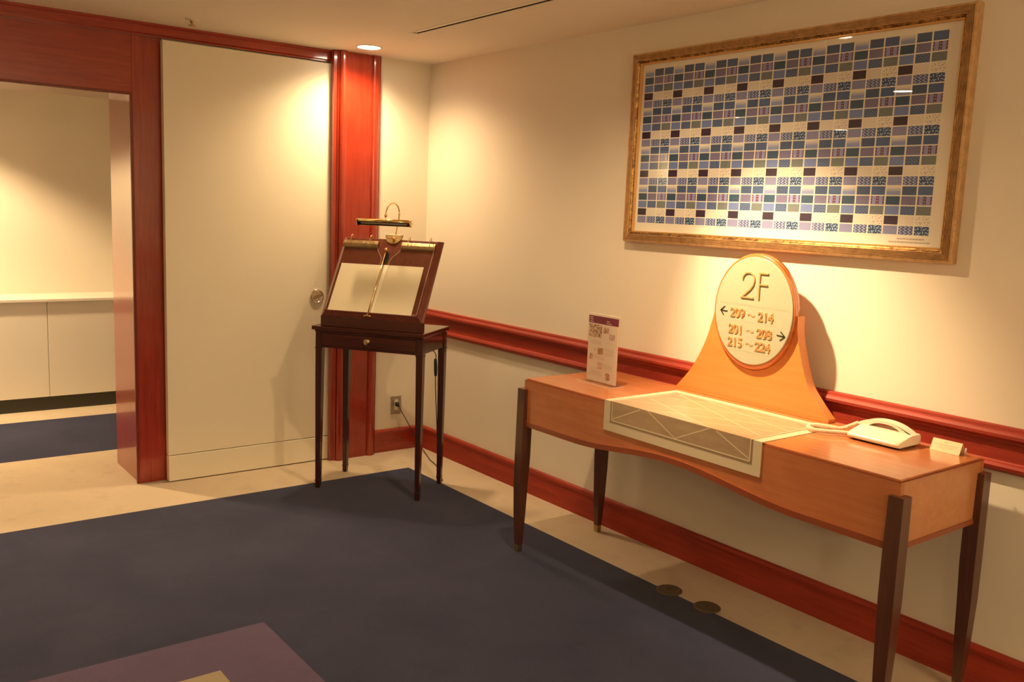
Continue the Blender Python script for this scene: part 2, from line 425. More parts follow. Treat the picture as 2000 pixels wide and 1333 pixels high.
# baseboards and chair rail
def base_prof():
    return [(0, 0), (0.012, 0), (0.012, 0.112), (0.014, 0.114), (0.014, 0.119), (0.018, 0.122), (0.020, 0.132), (0.016, 0.142), (0.008, 0.146), (0, 0.146)]
bm = BM(); prism(bm, base_prof(), lambda a, b, d: (-a, d, b), YB, -7.0); struct(obj('baseboard_right', bm, M['cherry_y']))
bm = BM(); prism(bm, base_prof(), lambda a, b, d: (d, YB - a, b), -0.352, 0.0); struct(obj('baseboard_back', bm, M['cherry_x']))
rail = [(0, 0.905), (0.012, 0.905), (0.020, 0.902), (0.022, 0.892), (0.028, 0.888), (0.034, 0.880), (0.034, 0.870), (0.026, 0.862), (0.022, 0.858), (0.022, 0.853), (0.012, 0.850),
        (0.012, 0.790), (0.016, 0.786), (0.026, 0.783), (0.031, 0.774), (0.028, 0.763), (0.018, 0.757), (0.010, 0.752), (0, 0.752)]
bm = BM(); prism(bm, rail, lambda a, b, d: (-a, d, b), YB, -7.0); struct(obj('trim_10', bm, M['cherry_y']))
bm = BM(); prism(bm, base_prof(), lambda a, b, d: (-6.5 + a, d, b), -7, 2.5); struct(obj('baseboard_left', bm, M['cherry_y']))
# far room: wainscot of lacquered panels with ledge and dark kick
wn = empty('wainscot', (-3, 2.3, 0), 0); tag(wn, None, None, None, 'structure'); wn.name = 'trim_11'
xs = [-0.0, -0.86, -1.787, -2.72, -3.65, -4.58, -5.51, -6.5]
for a, b in zip(xs, xs[1:]):
    part_box('panel', wn, (b + 0.0015, 2.12, 0.100), (a - 0.0015, 2.14, 0.775), M['white'], 0.001)
part_box('carcass', wn, (-6.5, 2.142, 0.10), (0, 2.5, 0.775), M['white'])
part_box('ledge', wn, (-6.5, 2.095, 0.777), (0, 2.5, 0.800), M['white'], 0.004)
part_box('kick_board', wn, (-6.5, 2.135, 0.0), (0, 2.2, 0.0995), M['toe'])

# ================================================================== LIGHT FITTINGS
def downlight(x, y, lit, label, r=0.062):
    e = empty('ceiling_downlight', (x, y, H), 0, label, 'ceiling light')
    bm = BM(); lathe(bm, [(r, 0.0), (r, -.004), (r + .004, -.006), (r + .012, -.004), (r + .014, 0.0)], (0, 0, 1), (0, 0, 0), 40)
    obj('trim_ring', bm, M['ceil'], e)
    bm = BM(); lathe(bm, [(0, -.0015), (r, -.0015), (r, 0.0)], (0, 0, 1), (0, 0, 0), 40)
    obj('lens', bm, M['lampface'] if lit else M['dark'], e)
    return e
for (x, y, p_, s_, b_, l_) in DOWN:
    downlight(x, y, True, l_)
downlight(ACC[0], ACC[1], True, 'small accent downlight in the ceiling in front of the framed print', 0.04)
# sprinkler in the ceiling
sp = empty('fire_sprinkler', (-1.5325, -0.248, H), 0, 'small dark sprinkler head in the ceiling near the sliding door', 'sprinkler')
bm = BM(); lathe(bm, [(0, 0), (0.034, 0), (0.032, -.004), (0.020, -.006), (0, -.006)], (0, 0, 1), (0, 0, 0), 28); obj('cover_plate', bm, M['ceil'], sp)
bm = BM(); lathe(bm, [(0.010, -.004), (0.010, -.018), (0.006, -.020), (0.006, -.028), (0.017, -.029), (0.017, -.032), (0, -.032)], (0, 0, 1), (0, 0, 0), 20); obj('deflector', bm, M['brass_dull'], sp)
# sconce on the far wall of the hall (seen as a reflection in the picture glass)
sc = empty('wall_sconce', (-4.88, 2.5, 1.98), 0, 'lit shaded wall lamp, seen only as a bright reflection in the picture glass', 'wall lamp')
bm = BM(); lathe(bm, [(0.06, -.09), (0.10, 0.09)], (0.0, 0, 1), (0, -.14, 0), 28); obj('lamp_shade', bm, M['sconceface'], sc)
bm = BM(); tube(bm, [(0, 0, -.12), (0, -.08, -.14), (0, -.14, -.12), (0, -.14, -.06)], 0.008); lathe(bm, [(0.05, 0), (0.05, 0.012), (0, 0.012)], (0, -1, 0), (0, 0, -.12), 24); obj('bracket', bm, M['brass_dull'], sc)
def sconce_light(loc, e):
    l = bpy.data.lights.new('sconce_lamp', 'POINT'); l.energy = e; l.color = WARM; l.shadow_soft_size = 0.06
    o = bpy.data.objects.new('sconce_lamp', l); COL.objects.link(o); o.location = loc
sconce_light((-4.88, 2.33, 2.10), 10)
for x_, lb in ((-1.6, 'added fill lamp behind the viewpoint, nearer the console wall'), (-4.0, 'added fill lamp behind the viewpoint, further from the console wall')):  # unseen wall lamps added to brighten the ceiling
    s2 = empty('wall_sconce', (x_, -7.0, 1.88), PI, lb, 'wall lamp')
    for ch in list(sc.children):
        c = ch.copy(); COL.objects.link(c); c.parent = s2
    sconce_light((x_, -6.83, 2.0), 45)

# ================================================================== FRAMED PRINT
FX = -0.045
fy0, fy1, fz0, fz1 = -1.779, -3.345, 1.416, 2.264      # outer rectangle
pic = empty('framed_print', (0, (fy0 + fy1)/2, (fz0 + fz1)/2), 0, 'large gilt framed print of small patterned blue rectangles on the wall above the console', 'picture')
PY, PZ = pic.location.y, pic.location.z
def frame_sweep(name, prof, mat, oy0, oy1, oz0, oz1):
    """prof: (inset from outer edge, height off wall); four mitred members"""
    bm = BM()
    prof = [(i*0.82, h) for i, h in prof]
    cs = [(oy0, oz0, -1, 1), (oy1, oz0, 1, 1), (oy1, oz1, 1, -1), (oy0, oz1, -1, -1)]
    vs = []
    for cy, cz, sy, sz in cs:
        vs.append([bm.verts.new((-h, cy + sy*i - PY, cz + sz*i - PZ)) for i, h in prof])
    for k in range(4):
        a, c = vs[k], vs[(k+1) % 4]
        for j in range(len(prof) - 1):
            f = bm.faces.new((a[j], a[j+1], c[j+1], c[j]))
    return obj(name, bm, mat, pic)
m, t, b = newmat('gilt_reeded', (0.60, 0.38, 0.17), 0.4, 0.55)
n = noise(t, 30, 5, 0.7); t.links.new(mixcol(t, ramp(t, n, 0.35, 0.7), (0.70, 0.46, 0.23), (0.46, 0.28, 0.13)), b.inputs['Base Color']); M['gilt'] = m
m, t, b = newmat('gilt_mottled', (0.3, 0.2, 0.08), 0.35, 0.7)
n = noise(t, 38, 6, 0.75, dist=0.6); t.links.new(mixcol(t, ramp(t, n, 0.42, 0.62), (0.12, 0.045, 0.02), (0.55, 0.34, 0.10)), b.inputs['Base Color']); M['gilt_dark'] = m
m, t, b = newmat('gilt_bright', (0.80, 0.48, 0.18), 0.3, 0.8); M['gilt_lip'] = m
prof = [(0, 0.001), (0, 0.030), (0.004, 0.038), (0.012, 0.040)]
x = 0.012
for k in range(5):
    prof += [(x + 0.0015, 0.0355), (x + 0.003, 0.0355), (x + 0.0045, 0.0405), (x + 0.006, 0.0405)]; x += 0.006
prof += [(0.043, 0.038), (0.043, 0.020)]
frame_sweep('reeded_moulding', prof, M['gilt'], fy0, fy1, fz0, fz1)
frame_sweep('mottled_moulding', [(0.0425, 0.020), (0.0425, 0.037), (0.046, 0.035), (0.050, 0.029), (0.056, 0.026)], M['gilt_dark'], fy0, fy1, fz0, fz1)
frame_sweep('inner_lip', [(0.0555, 0.018), (0.0555, 0.027), (0.059, 0.027), (0.060, 0.022), (0.062, 0.022), (0.062, 0.014)], M['gilt_lip'], fy0, fy1, fz0, fz1)
bx('back_board', (-0.008, fy1 - PY + .045, fz0 - PZ + .045), (-0.0005, fy0 - PY - .045, fz1 - PZ - .05), M['dark'], pic)
M['mount'] = newmat('print_paper', (0.84, 0.80, 0.70), 0.7)[0]
sheet = bx('print_sheet', (-0.012, fy1 - PY + .047, fz0 - PZ + .047), (-0.0082, fy0 - PY - .047, fz1 - PZ - .047), M['mount'], pic)
bm = BM(); v = [bm.verts.new((-0.016, y, z)) for y, z in ((fy0 - PY - .05, fz0 - PZ + .05), (fy1 - PY + .05, fz0 - PZ + .05), (fy1 - PY + .05, fz1 - PZ - .05), (fy0 - PY - .05, fz1 - PZ - .05))]
bm.faces.new(v); gl = obj('glass', bm, M['glass'], pic); 
# printed cells: 24 x 20, 15 swatches repeated every 3 columns and 5 rows
def uvn(t):
    tc = t.nodes.new('ShaderNodeTexCoord'); s = t.nodes.new('ShaderNodeSeparateXYZ'); t.links.new(tc.outputs['UV'], s.inputs[0])
    return N(t, s.outputs[0]), N(t, s.outputs[1])
SW = []
def swatch(fn):
    i = len(SW); m, t, b = newmat('printed_swatch', (0.5, 0.5, 0.5), 0.65); u, v = uvn(t)
    c = fn(t, u, v)
    if isinstance(c, tuple): b.inputs['Base Color'].default_value = (*c, 1)
    else: t.links.new(c, b.inputs['Base Color'])
    SW.append(m)
def vor(t, sx, sy):
    tc = t.nodes.new('ShaderNodeTexCoord'); mp = t.nodes.new('ShaderNodeMapping'); mp.inputs['Scale'].default_value = (sx, sy, 1)
    t.links.new(tc.outputs['UV'], mp.inputs[0]); n = t.nodes.new('ShaderNodeTexVoronoi'); n.inputs['Scale'].default_value = 1; n.voronoi_dimensions = '2D'
    t.links.new(mp.outputs[0], n.inputs['Vector']); return N(t, n.outputs['Distance'])
CRM = (0.80, 0.75, 0.64); LAV = (0.34, 0.37, 0.62); SLT = (0.035, 0.080, 0.19); SLB = (0.055, 0.115, 0.28); MAR = (0.14, 0.035, 0.08); NVY = (0.045, 0.085, 0.17)
def s_grad(t, u, v): return mixcol(t, N(t, ramp(t, v.s, 0.35, 0.95)), (0.25, 0.32, 0.60), CRM)
def s_slate(t, u, v): return mixcol(t, ((u*130).sin()*(v*80).sin()).gt(0.4)*0.25, SLT, LAV)
def s_slateb(t, u, v): return mixcol(t, N(t, noise(t, 14, 2, coord='UV'))*0.5, SLB, (0.09, 0.15, 0.33))
def s_teal(t, u, v): return mixcol(t, ((u*70).sin().gt(0.6)).max((v*50).sin().gt(0.6))*0.5, (0.018, 0.065, 0.13), (0.06, 0.13, 0.24))
def s_diag(t, u, v): return mixcol(t, ((u*38 + v*24).sin()).gt(0.1), (0.24, 0.25, 0.46), (0.11, 0.075, 0.17))
def s_band(t, u, v):
    col = ((u*2*PI*2).sin()).abs()
    k = ((u*2).fract() - 0.5).abs().gt(0.28)
    dots = ((v*18.8).sin()).gt(0.55)
    k2 = ((u*2).fract() - 0.5).abs().gt(0.40)*dots
    return mixcol(t, k2, mixcol(t, k, (0.27, 0.31, 0.62), MAR), (0.5, 0.46, 0.58))
def s_lav(t, u, v): return mixcol(t, N(t, noise(t, 10, 2, coord='UV'))*0.3, (0.15, 0.22, 0.52), (0.20, 0.28, 0.58))
def s_dash(t, u, v):
    r = (v*5).floor(); uu = (u*4 + r*0.5).fract(); k = ((uu - 0.5).abs().lt(0.32))*(((v*5).fract() - 0.5).abs().lt(0.24))
    return mixcol(t, k, (0.11, 0.18, 0.38), (0.022, 0.04, 0.10))
def s_olive(t, u, v): return mixcol(t, N(t, noise(t, 40, 3, coord='UV')), (0.08, 0.11, 0.12), (0.25, 0.29, 0.31))
def s_dark(t, u, v): return mixcol(t, ((u*120).sin()).gt(0.2)*0.3, (0.030, 0.014, 0.045), (0.06, 0.035, 0.08))
def s_stripe(t, u, v): return mixcol(t, ((u*56).sin()).gt(0.5)*0.5, CRM, (0.50, 0.45, 0.52))
def s_dots(t, u, v): return mixcol(t, vor(t, 5.5, 3.6).lt(0.22)*0.85, CRM, (0.34, 0.28, 0.42))
def s_speck(t, u, v):
    zz = (((v*3).fract() - 0.5).abs()*1.6)
    return mixcol(t, ((u*32 + zz*6).sin()).gt(0.3)*0.55, (0.28, 0.30, 0.56), (0.11, 0.12, 0.26))
def s_zig(t, u, v):
    zz = (((v*3).fract() - 0.5).abs()*1.7)
    return mixcol(t, ((u*20 + zz*5).sin()).gt(0.15), (0.34, 0.40, 0.70), (0.03, 0.05, 0.14))
def s_leaf(t, u, v): return mixcol(t, vor(t, 6.2, 3.8).lt(0.27), (0.02, 0.065, 0.16), (0.45, 0.58, 0.85))
for f in (s_grad, s_slate, s_slateb, s_teal, s_diag, s_band, s_lav, s_dash, s_olive, s_dark, s_stripe, s_dots, s_speck, s_zig, s_leaf): swatch(f)
gy0, gy1, gz1, gz0 = -1.842, -3.247, 2.192, 1.504
bm = BM(); uvl = bm.loops.layers.uv.new('UVMap')
cw, ch = (gy1 - gy0)/24, (gz1 - gz0)/20
for r_ in range(20):
    for c_ in range(24):
        ya, yb = gy0 + cw*(c_ + 0.05), gy0 + cw*(c_ + 0.95); za, zb = gz1 - ch*(r_ + 0.94), gz1 - ch*(r_ + 0.06)
        q = [bm.verts.new((-0.0124, y - PY, z - PZ)) for y, z in ((ya, za), (yb, za), (yb, zb), (ya, zb))]
        f = bm.faces.new(q); f.material_index = (r_ % 5)*3 + c_ % 3
        for lp, uv in zip(f.loops, ((0, 0), (1, 0), (1, 1), (0, 1))): lp[uvl].uv = uv
obj('printed_swatches', bm, SW, pic)
# two tiny caption lines under the last swatches
bm = BM()
for z, a, c in ((1.490, -3.13, -3.225), (1.478, -3.10, -3.24)):
    y = a
    while y > c:
        wd = random.uniform(.006, .014); box(bm, (-0.0128, y - PY, z - PZ), (-0.0122, y - wd - PY, z - PZ + .0045)); y -= wd + .003
obj('caption', bm, M['ink_light'], pic)['kind'] = 'stuff'

# ================================================================== CONSOLE TABLE
CX0, CX1 = -0.583, -0.080       # front, back
CY0, CY1 = -1.775, -3.545       # left, right
CT = 0.804
cn = empty('console_table', (-0.33, -2.66, 0), 0, 'long honey maple console table with curved apron, cream inlay and dark tapered legs', 'table')
def C(p): return rel(cn, p)
def apron_z(y):
    d = abs(y + 2.665)
    return 0.588 + 0.045*(0.5 + 0.5*math.cos(PI*min(1, d/0.56)))
N_ = 60
ys = [CY0 + (CY1 - CY0)*i/N_ for i in range(N_ + 1)]
TOPZ = CT - 0.009
def apron(name, x0, x1, mat):
    bm = BM()
    poly = [(y, apron_z(y) + 0.016) for y in ys] + [(CY1, TOPZ), (CY0, TOPZ)]
    prism(bm, poly, lambda a, b, d: C((d, a, b)), x0, x1); return obj(name, bm, mat, cn)
apron('front_apron', CX0, CX0 + 0.018, M['maple_y'])
apron('back_apron', CX1 - 0.018, CX1, M['maple_y'])
for y0_, y1_ in ((CY0, CY0 - 0.018), (CY1, CY1 + 0.018)):
    bx('side_apron', C((CX0 + .0182, y0_, 0.604)), C((CX1 - .0182, y1_, TOPZ)), M['maple_x'], cn)
# lower edge moulding follows the curve
bm = BM()
for xa, xb in ((CX0 - 0.004, CX0 + 0.022), (CX1 - 0.022, CX1 + 0.004)):
    for i in range(N_):
        ya, yb = ys[i], ys[i+1]; za, zb = apron_z(ya), apron_z(yb)
        q = [bm.verts.new(C(p)) for p in ((xa, ya, za), (xb, ya, za), (xb, ya, za + .022), (xa, ya, za + .022), (xa, yb, zb), (xb, yb, zb), (xb, yb, zb + .022), (xa, yb, zb + .022))]
        for f in ((0, 1, 5, 4), (1, 2, 6, 5), (2, 3, 7, 6), (3, 0, 4, 7)): bm.faces.new([q[k] for k in f])
for ya, yb in ((CY0 + 0.004, CY0 - 0.02), (CY1 - 0.004, CY1 + 0.02)): box(bm, C((CX0 - .004, ya, 0.588)), C((CX1 + .004, yb, 0.604)))
bmesh.ops.remove_doubles(bm, verts=bm.verts, dist=1e-5)
obj('edge_moulding', bm, M['maple_trim'], cn)
bx('underside', C((CX0 + .02, CY0 - .02, 0.64)), C((CX1 - .02, CY1 + .02, 0.645)), M['maple_y'], cn)
bx('table_top', C((CX0 + .006, CY0 - .006, TOPZ + .002)), C((CX1 - .002, CY1 + .006, CT)), M['maple_y'], cn, 0.0015)
bx('top_rim', C((CX0, CY0, TOPZ)), C((CX1, CY1, TOPZ + .002)), M['maple_trim'], cn)
# legs
def leg_mesh(bm, sx, sy):
    """square leg; outer faces stay nearly straight, inner faces taper, slight belly; sx, sy point outwards"""
    prof = [(0.757, 0.047, 0.0), (0.60, 0.050, 0.001), (0.45, 0.050, 0.002), (0.32, 0.046, 0.002), (0.20, 0.040, -0.001), (0.10, 0.032, -0.005), (0.034, 0.026, -0.009), (0.0335, 0.026, -0.009)]
    rings = []
    for z, s, o_ in prof:
        xo, yo = sx*o_, sy*o_
        xi, yi = xo - sx*s, yo - sy*s
        rings.append([(xo, yo, z), (xi, yo, z), (xi, yi, z), (xo, yi, z)])
    loft(bm, rings, smooth=False)
for sx in (-1, 1):
    for sy in (1, -1):
        ox = CX0 - 0.019 if sx < 0 else CX1 + 0.012
        oy = CY0 + 0.024 if sy > 0 else CY1 - 0.022
        bm = BM(); leg_mesh(bm, sx, sy)
        lg = obj('leg', bm, M['walnut'], cn, 0.0015, loc=C((ox, oy, 0)))
        bm = BM(); s1, s0 = 0.0265, 0.023; o_ = -0.0088
        rr = []
        for z, s in ((0.0338, s1), (0.0, s0)):
            xo, yo = sx*(o_ - (s1 - s)/2), sy*(o_ - (s1 - s)/2)
            rr.append([(xo, yo, z), (xo - sx*s, yo, z), (xo - sx*s, yo - sy*s, z), (xo, yo - sy*s, z)])
        loft(bm, rr, smooth=False)
        obj('ferrule', bm, M['brass_dull'], lg)
# inlaid cream runner with taupe field and line pattern
IY0, IY1, IXB, IZB = -2.293, -3.055, -0.172, 0.685
IXF = CX0 - 0.0008
IZ = CT + 0.0002
th = 0.0025
inl = bx('inlay_top', C((IXF - th, IY0, IZ - .0)), C((IXB, IY1, IZ + th)), M['inlay_border'], cn, 0.0006)
bx('inlay_front', C((IXF - th, IY0, IZB)), C((IXF, IY1, IZ - .0001)), M['inlay_border'], cn)
zt = IZ + th + 0.0003; xf = IXF - th - 0.0003
mg = 0.035
def flat_top(name, x0, y0, x1, y1, mat, dz=0.0): return bx(name, C((x0, y0, zt - .0002 + dz)), C((x1, y1, zt + .0001 + dz)), mat, cn)
def flat_front(name, y0, z0, y1, z1, mat, dx=0.0): return bx(name, C((xf + .0002 - dx, y0, z0)), C((xf - .0001 - dx, y1, z1)), mat, cn)
fa, fb = IY0 - mg, IY1 + mg
flat_top('inlay_band', IXF - th, fa, IXB - mg, fb, M['inlay_band'])
flat_front('inlay_band', fa, IZB + mg, fb, IZ + th, M['inlay_band'])
g2 = 0.010
flat_top('inlay_field', IXF - th, fa - g2, IXB - mg - g2, fb + g2, M['inlay_field'], .0002)
flat_front('inlay_field', fa - g2, IZB + mg + g2, fb + g2, IZ + th, M['inlay_field'], .0002)
TOPL = [((-2.355, -0.40), (-2.82, -0.584)), ((-2.365, -0.232), (-3.005, -0.525)), ((-2.50, -0.219), (-3.005, -0.372)), ((-2.338, -0.52), (-2.90, -0.219)), ((-2.49, -0.584), (-3.008, -0.30)), ((-2.675, -0.584), (-3.008, -0.41)), ((-2.338, -0.36), (-2.62, -0.219))]
FRL = [((-2.343, 0.736), (-2.489, 0.803)), ((-2.529, 0.807), (-2.674, 0.733)), ((-2.674, 0.733), (-2.831, 0.806)), ((-2.860, 0.803), (-3.007, 0.738))]
bm = BM()
ftop = lambda a, b, d: C((b, a, zt + .0004 + d))
def lt(p, q, wd=0.0045): ribbon(bm, [p, q], wd, ftop, 0, .0001)
xa, xb = IXF - th, IXB - mg - g2; A_, B_ = fa - g2, fb + g2
lt((A_, xa), (A_, xb)); lt((B_, xa), (B_, xb)); lt((A_, xb), (B_, xb))
Wd = B_ - A_; Dp = xb - xa
for p, q in TOPL: lt(p, q, 0.0028)
ffr = lambda a, b, d: C((xf - .0004 - d, a, b))
def lf(p, q, wd=0.0035): ribbon(bm, [p, q], wd, ffr, 0, .0001)
z0_, z1_ = IZB + mg + g2, IZ + th
lf((A_, z0_), (A_, z1_), .0045); lf((B_, z0_), (B_, z1_), .0045); lf((A_, z0_), (B_, z0_), .0045)
for p, q in FRL: lf(p, q)
obj('inlay_lines', bm, M['inlay_line'], cn)

# ================================================================== FLOOR DIRECTORY SIGN
sg = empty('floor_sign', (-0.10, -2.622, CT), 0, 'maple directory sign with oval cream plate reading 2F, on the console', 'sign')
def S(p): return rel(sg, p)
BXF, BXB = -0.122, -0.077
bx('base_strip', S((BXF, -2.250, CT + .0004)), S((BXB, -2.997, CT + 0.0145)), M['sign_wood'], sg, 0.001)
right = [(0.8187, -2.994), (0.850, -2.962), (0.8843, -2.930), (0.9216, -2.8997), (0.980, -2.874), (1.0375, -2.8546), (1.0967, -2.838), (1.140, -2.831), (1.183, -2.8285)]
left = [(0.8187, -2.251), (0.850, -2.280), (0.8977, -2.320), (0.940, -2.347), (0.9816, -2.370), (1.030, -2.392), (1.0712, -2.4065), (1.10, -2.414), (1.1373, -2.425), (1.183, -2.4345)]
oc_y, oc_z, ory, orz = -2.632, 1.178, 0.194, 0.231
def oval(cy, cz, ry, rz, n=72): return [(cy + ry*math.cos(2*PI*i/n), cz + rz*math.sin(2*PI*i/n)) for i in range(n)]
ra = catmull([(y, z, 0) for z, y in right], 4); la = catmull([(y, z, 0) for z, y in left], 4)
seat = []
for i in range(41):
    a = R(-1 - 178*i/40)        # from right (negative y) ... angles measured with +y = viewer's left
    seat.append((oc_y - ory*1.005*math.cos(a), oc_z + orz*1.005*math.sin(a)))
poly = [(p.x, p.y) for p in ra] + seat + [(p.x, p.y) for p in reversed(la)]
# triangulated strip between seat curve and base keeps the concave outline clean
bm = BM(); prism(bm, poly, lambda a, b, d: S((d, a, b)), BXF, BXB)
obj('upright', bm, M['sign_wood'], sg)
gc_y, gc_z, gry, grz = -2.639, 1.183, 0.1855, 0.213
XF_ = -0.146
bm = BM()
def ovring(x, cy, cz, ry, rz): return [S((x, y, z)) for y, z in oval(cy, cz, ry, rz)]
loft(bm, [ovring(-0.105, oc_y, oc_z, ory, orz), ovring(-0.118, oc_y, oc_z, ory, orz), ovring(-0.134, oc_y - .001, oc_z + .001, ory - .002, orz - .003), ovring(-0.141, gc_y + .001, gc_z, gry + .008, grz + .010), ovring(-0.1425, gc_y, gc_z, gry + .003, grz + .003)])
obj('oval_rim', bm, M['sign_rim'], sg)
M['plate'] = newmat('etched_glass_plate', (0.41, 0.41, 0.30), 0.12, 0, 0.6)[0]
bm = BM(); loft(bm, [ovring(-0.1420, gc_y, gc_z, gry, grz), ovring(XF_, gc_y, gc_z, gry - .0005, grz - .0005), ovring(XF_ - .0015, gc_y, gc_z, gry - .003, grz - .003)])
pl_ = obj('oval_plate', bm, M['plate'], sg)
bm = BM()
ro = [ovring(XF_ - .0016, gc_y, gc_z, gry - .006, grz - .006), ovring(XF_ - .0018, gc_y, gc_z, gry - .0075, grz - .0075)]
loft(bm, ro, caps=False); obj('bevel_line', bm, M['etch'], sg)
XP = XF_ - .0018
fs = lambda a, b, d: S((XP - d, a, b))
# etched rules
bm = BM()
for (y0_, z0_, y1_, z1_, wd) in ((-2.478, 1.2075, -2.806, 1.2045, .0012), (-2.480, 1.2025, -2.806, 1.1995, .0012), (-2.5314, 1.1395, -2.739, 1.138, .0012), (-2.5329, 1.0215, -2.733, 1.020, .0012)):
    ribbon(bm, [(y0_, z0_), (y1_, z1_)], wd, fs, 0, .0002)
obj('etched_rule', bm, M['etch'], sg)['kind'] = 'stuff'
# big 2F : raised strokes
bm = BM()
two = [(-2.5815, 1.3015), (-2.5835, 1.313)] + [(-2.6105 + 0.0275*math.cos(R(a)), 1.3065 + 0.0265*math.sin(R(a))) for a in range(20, 181, 16)][0:]
two = [(-2.6105 + 0.0285*math.cos(R(a)), 1.3060 + 0.0265*math.sin(R(a))) for a in range(-5, 200, 12)]
two += [(-2.634, 1.285), (-2.622, 1.268), (-2.583, 1.2345), (-2.6395, 1.2345)]
ribbon(bm, two[:-1], 0.0050, fs, .0005, .0045); ribbon(bm, [(-2.578, 1.2345), (-2.6395, 1.2345)], 0.0052, fs, .0004, .0047)
ribbon(bm, [(-2.6635, 1.3362), (-2.6635, 1.2320)], 0.0056, fs, .0005, .0045)
ribbon(bm, [(-2.6635, 1.3335), (-2.7025, 1.3335)], 0.0052, fs, .0004, .0047)
ribbon(bm, [(-2.6635, 1.2895), (-2.7020, 1.2895)], 0.0048, fs, .0004, .0047)
obj('floor_letters', bm, M['gold_letter'], sg)
# room numbers, outlined digits
def digits(s_, y, z, hgt=0.036):
    mw = Matrix.Translation(Vector(S((XP - .0010, y, z)))) @ Matrix(((0, 0, -1, 0), (-1, 0, 0, 0), (0, 1, 0, 0), (0, 0, 0, 1)))
    me = text_mesh(s_, hgt*1.42, 0.95, 0.0004, 0.0016); place_text('room_number', me, M['gold_letter'], sg, mw)
for (a, za, ya, b_, zb, yb) in (('209', 1.1675, -2.5685, '214', 1.1635, -2.7035), ('201', 1.102, -2.5655, '208', 1.0985, -2.7025), ('215', 1.0495, -2.5655, '224', 1.0465, -2.6995)):
    digits(a, ya, za); digits(b_, yb, zb)
for z, off in ((1.1725, 0), (1.1095, 0), (1.0570, 0)):
    bm = BM()
    for dz in (0.0, -0.0035):
        pts = [(-2.618 - 0.034*i/16, z - .006 + dz + 0.0035*math.sin(2*PI*i/16)) for i in range(17)]
        ribbon(bm, pts, 0.0013, fs, 0, .0008)
    obj('wave_dash', bm, M['gold_letter'], sg)
# arrows
bm = BM()
ribbon(bm, [(-2.4835, 1.1718), (-2.5165, 1.1708)], .0032, fs, 0, .002); ribbon(bm, [(-2.5025, 1.1890), (-2.4825, 1.1718), (-2.4985, 1.1545)], .0032, fs, 0, .002)
obj('left_arrow', bm, M['blackletter'], sg)
bm = BM()
ribbon(bm, [(-2.7605, 1.1045), (-2.7960, 1.1025)], .0032, fs, 0, .002); ribbon(bm, [(-2.7770, 1.1200), (-2.7970, 1.1020), (-2.7755, 1.0855)], .0032, fs, 0, .002)
obj('right_arrow', bm, M['blackletter'], sg)

# ================================================================== ACRYLIC FLYER STAND
fx = -0.368
fo = empty('flyer_stand', (fx, -2.03, CT), 0, 'clear acrylic stand with plum-headed flyer at the left end of the console', 'sign holder')
def F_(p): return rel(fo, p)
bx('base_plate', F_((fx - .036, -1.917, CT + .0004)), F_((fx + .036, -2.137, CT + .0034)), M['acrylic'], fo, 0.0005)
fya, fyb, fza, fzb = -1.938, -2.130, CT + 0.0036, 1.108
bx('acrylic_sleeve', F_((fx - .004, fya, fza)), F_((fx + .004, fyb, fzb)), M['acrylic'], fo)
m, t, b = newmat('acrylic_edge', (0.80, 0.76, 0.62), 0.15); M['acr_edge'] = m
for a, c in (((fx - .0365, -1.9165, CT + .0006), (fx - .0358, -2.1375, CT + .0034)), ((fx - .036, -2.1365, CT + .0006), (fx + .036, -2.1375, CT + .0034)), ((fx - .0045, fya, fzb - .001), (fx + .0045, fyb, fzb + .0002))):
    bx('polished_edge', F_(a), F_(c), M['acr_edge'], fo)
M['flyer'] = newmat('flyer_paper', (0.72, 0.63, 0.55), 0.55)[0]
pt = 1.098
pg = bx('flyer', F_((fx - .0012, fya - .003, fza + .004)), F_((fx + .0012, fyb + .003, pt)), M['flyer'], fo)
PW = (fyb + .003) - (fya - .003); PH = pt - (fza + .004)
def fbox(bm, u0, v0, u1, v1, d=.0003):
    """u,v in 0..1 from top-left of flyer"""
    y0_, y1_ = fya - .003 + PW*u0, fya - .003 + PW*u1; z0_, z1_ = pt - PH*v0, pt - PH*v1
    box(bm, F_((fx - .0012 - d, y0_, z0_)), F_((fx - .00121, y1_, z1_)))
bm = BM(); fbox(bm, 0, 0.0, 1, 0.112); obj('header_print', bm, M['purple'], pg)
bm = BM()
for u, v, l_ in ((.04, .022, .09), (.04, .052, .10), (.04, .085, .12), (.60, .055, .11), (.60, .086, .15)):
    x = u
    while x < u + l_: wd = random.uniform(.012, .022); fbox(bm, x, v, x + wd, v + .012, .0006); x += wd + .006
obj('header_words', bm, M['whiteink'], pg)['kind'] = 'stuff'
def photo(name, cols, sc_=9):
    m, t, b = newmat(name, cols[0], 0.5); n = noise(t, sc_*22, 3, 0.6); n2 = noise(t, sc_*9, 2, 0.5)
    c = mixcol(t, ramp(t, n, 0.45, 0.55), cols[0], cols[1]); c = mixcol(t, ramp(t, n2, 0.5, 0.6), c, cols[2]); t.links.new(c, b.inputs['Base Color']); return m
P1 = photo('photo_print_room', ((0.62, 0.45, 0.33), (0.16, 0.10, 0.08), (0.70, 0.50, 0.42)))
P2 = photo('photo_print_warm', ((0.45, 0.20, 0.14), (0.70, 0.55, 0.45), (0.30, 0.15, 0.12)))
P3 = photo('photo_print_pale', ((0.60, 0.42, 0.38), (0.45, 0.28, 0.26), (0.66, 0.50, 0.44)), 5)
P4 = photo('photo_print_food', ((0.50, 0.28, 0.14), (0.30, 0.20, 0.15), (0.55, 0.36, 0.22)), 4)
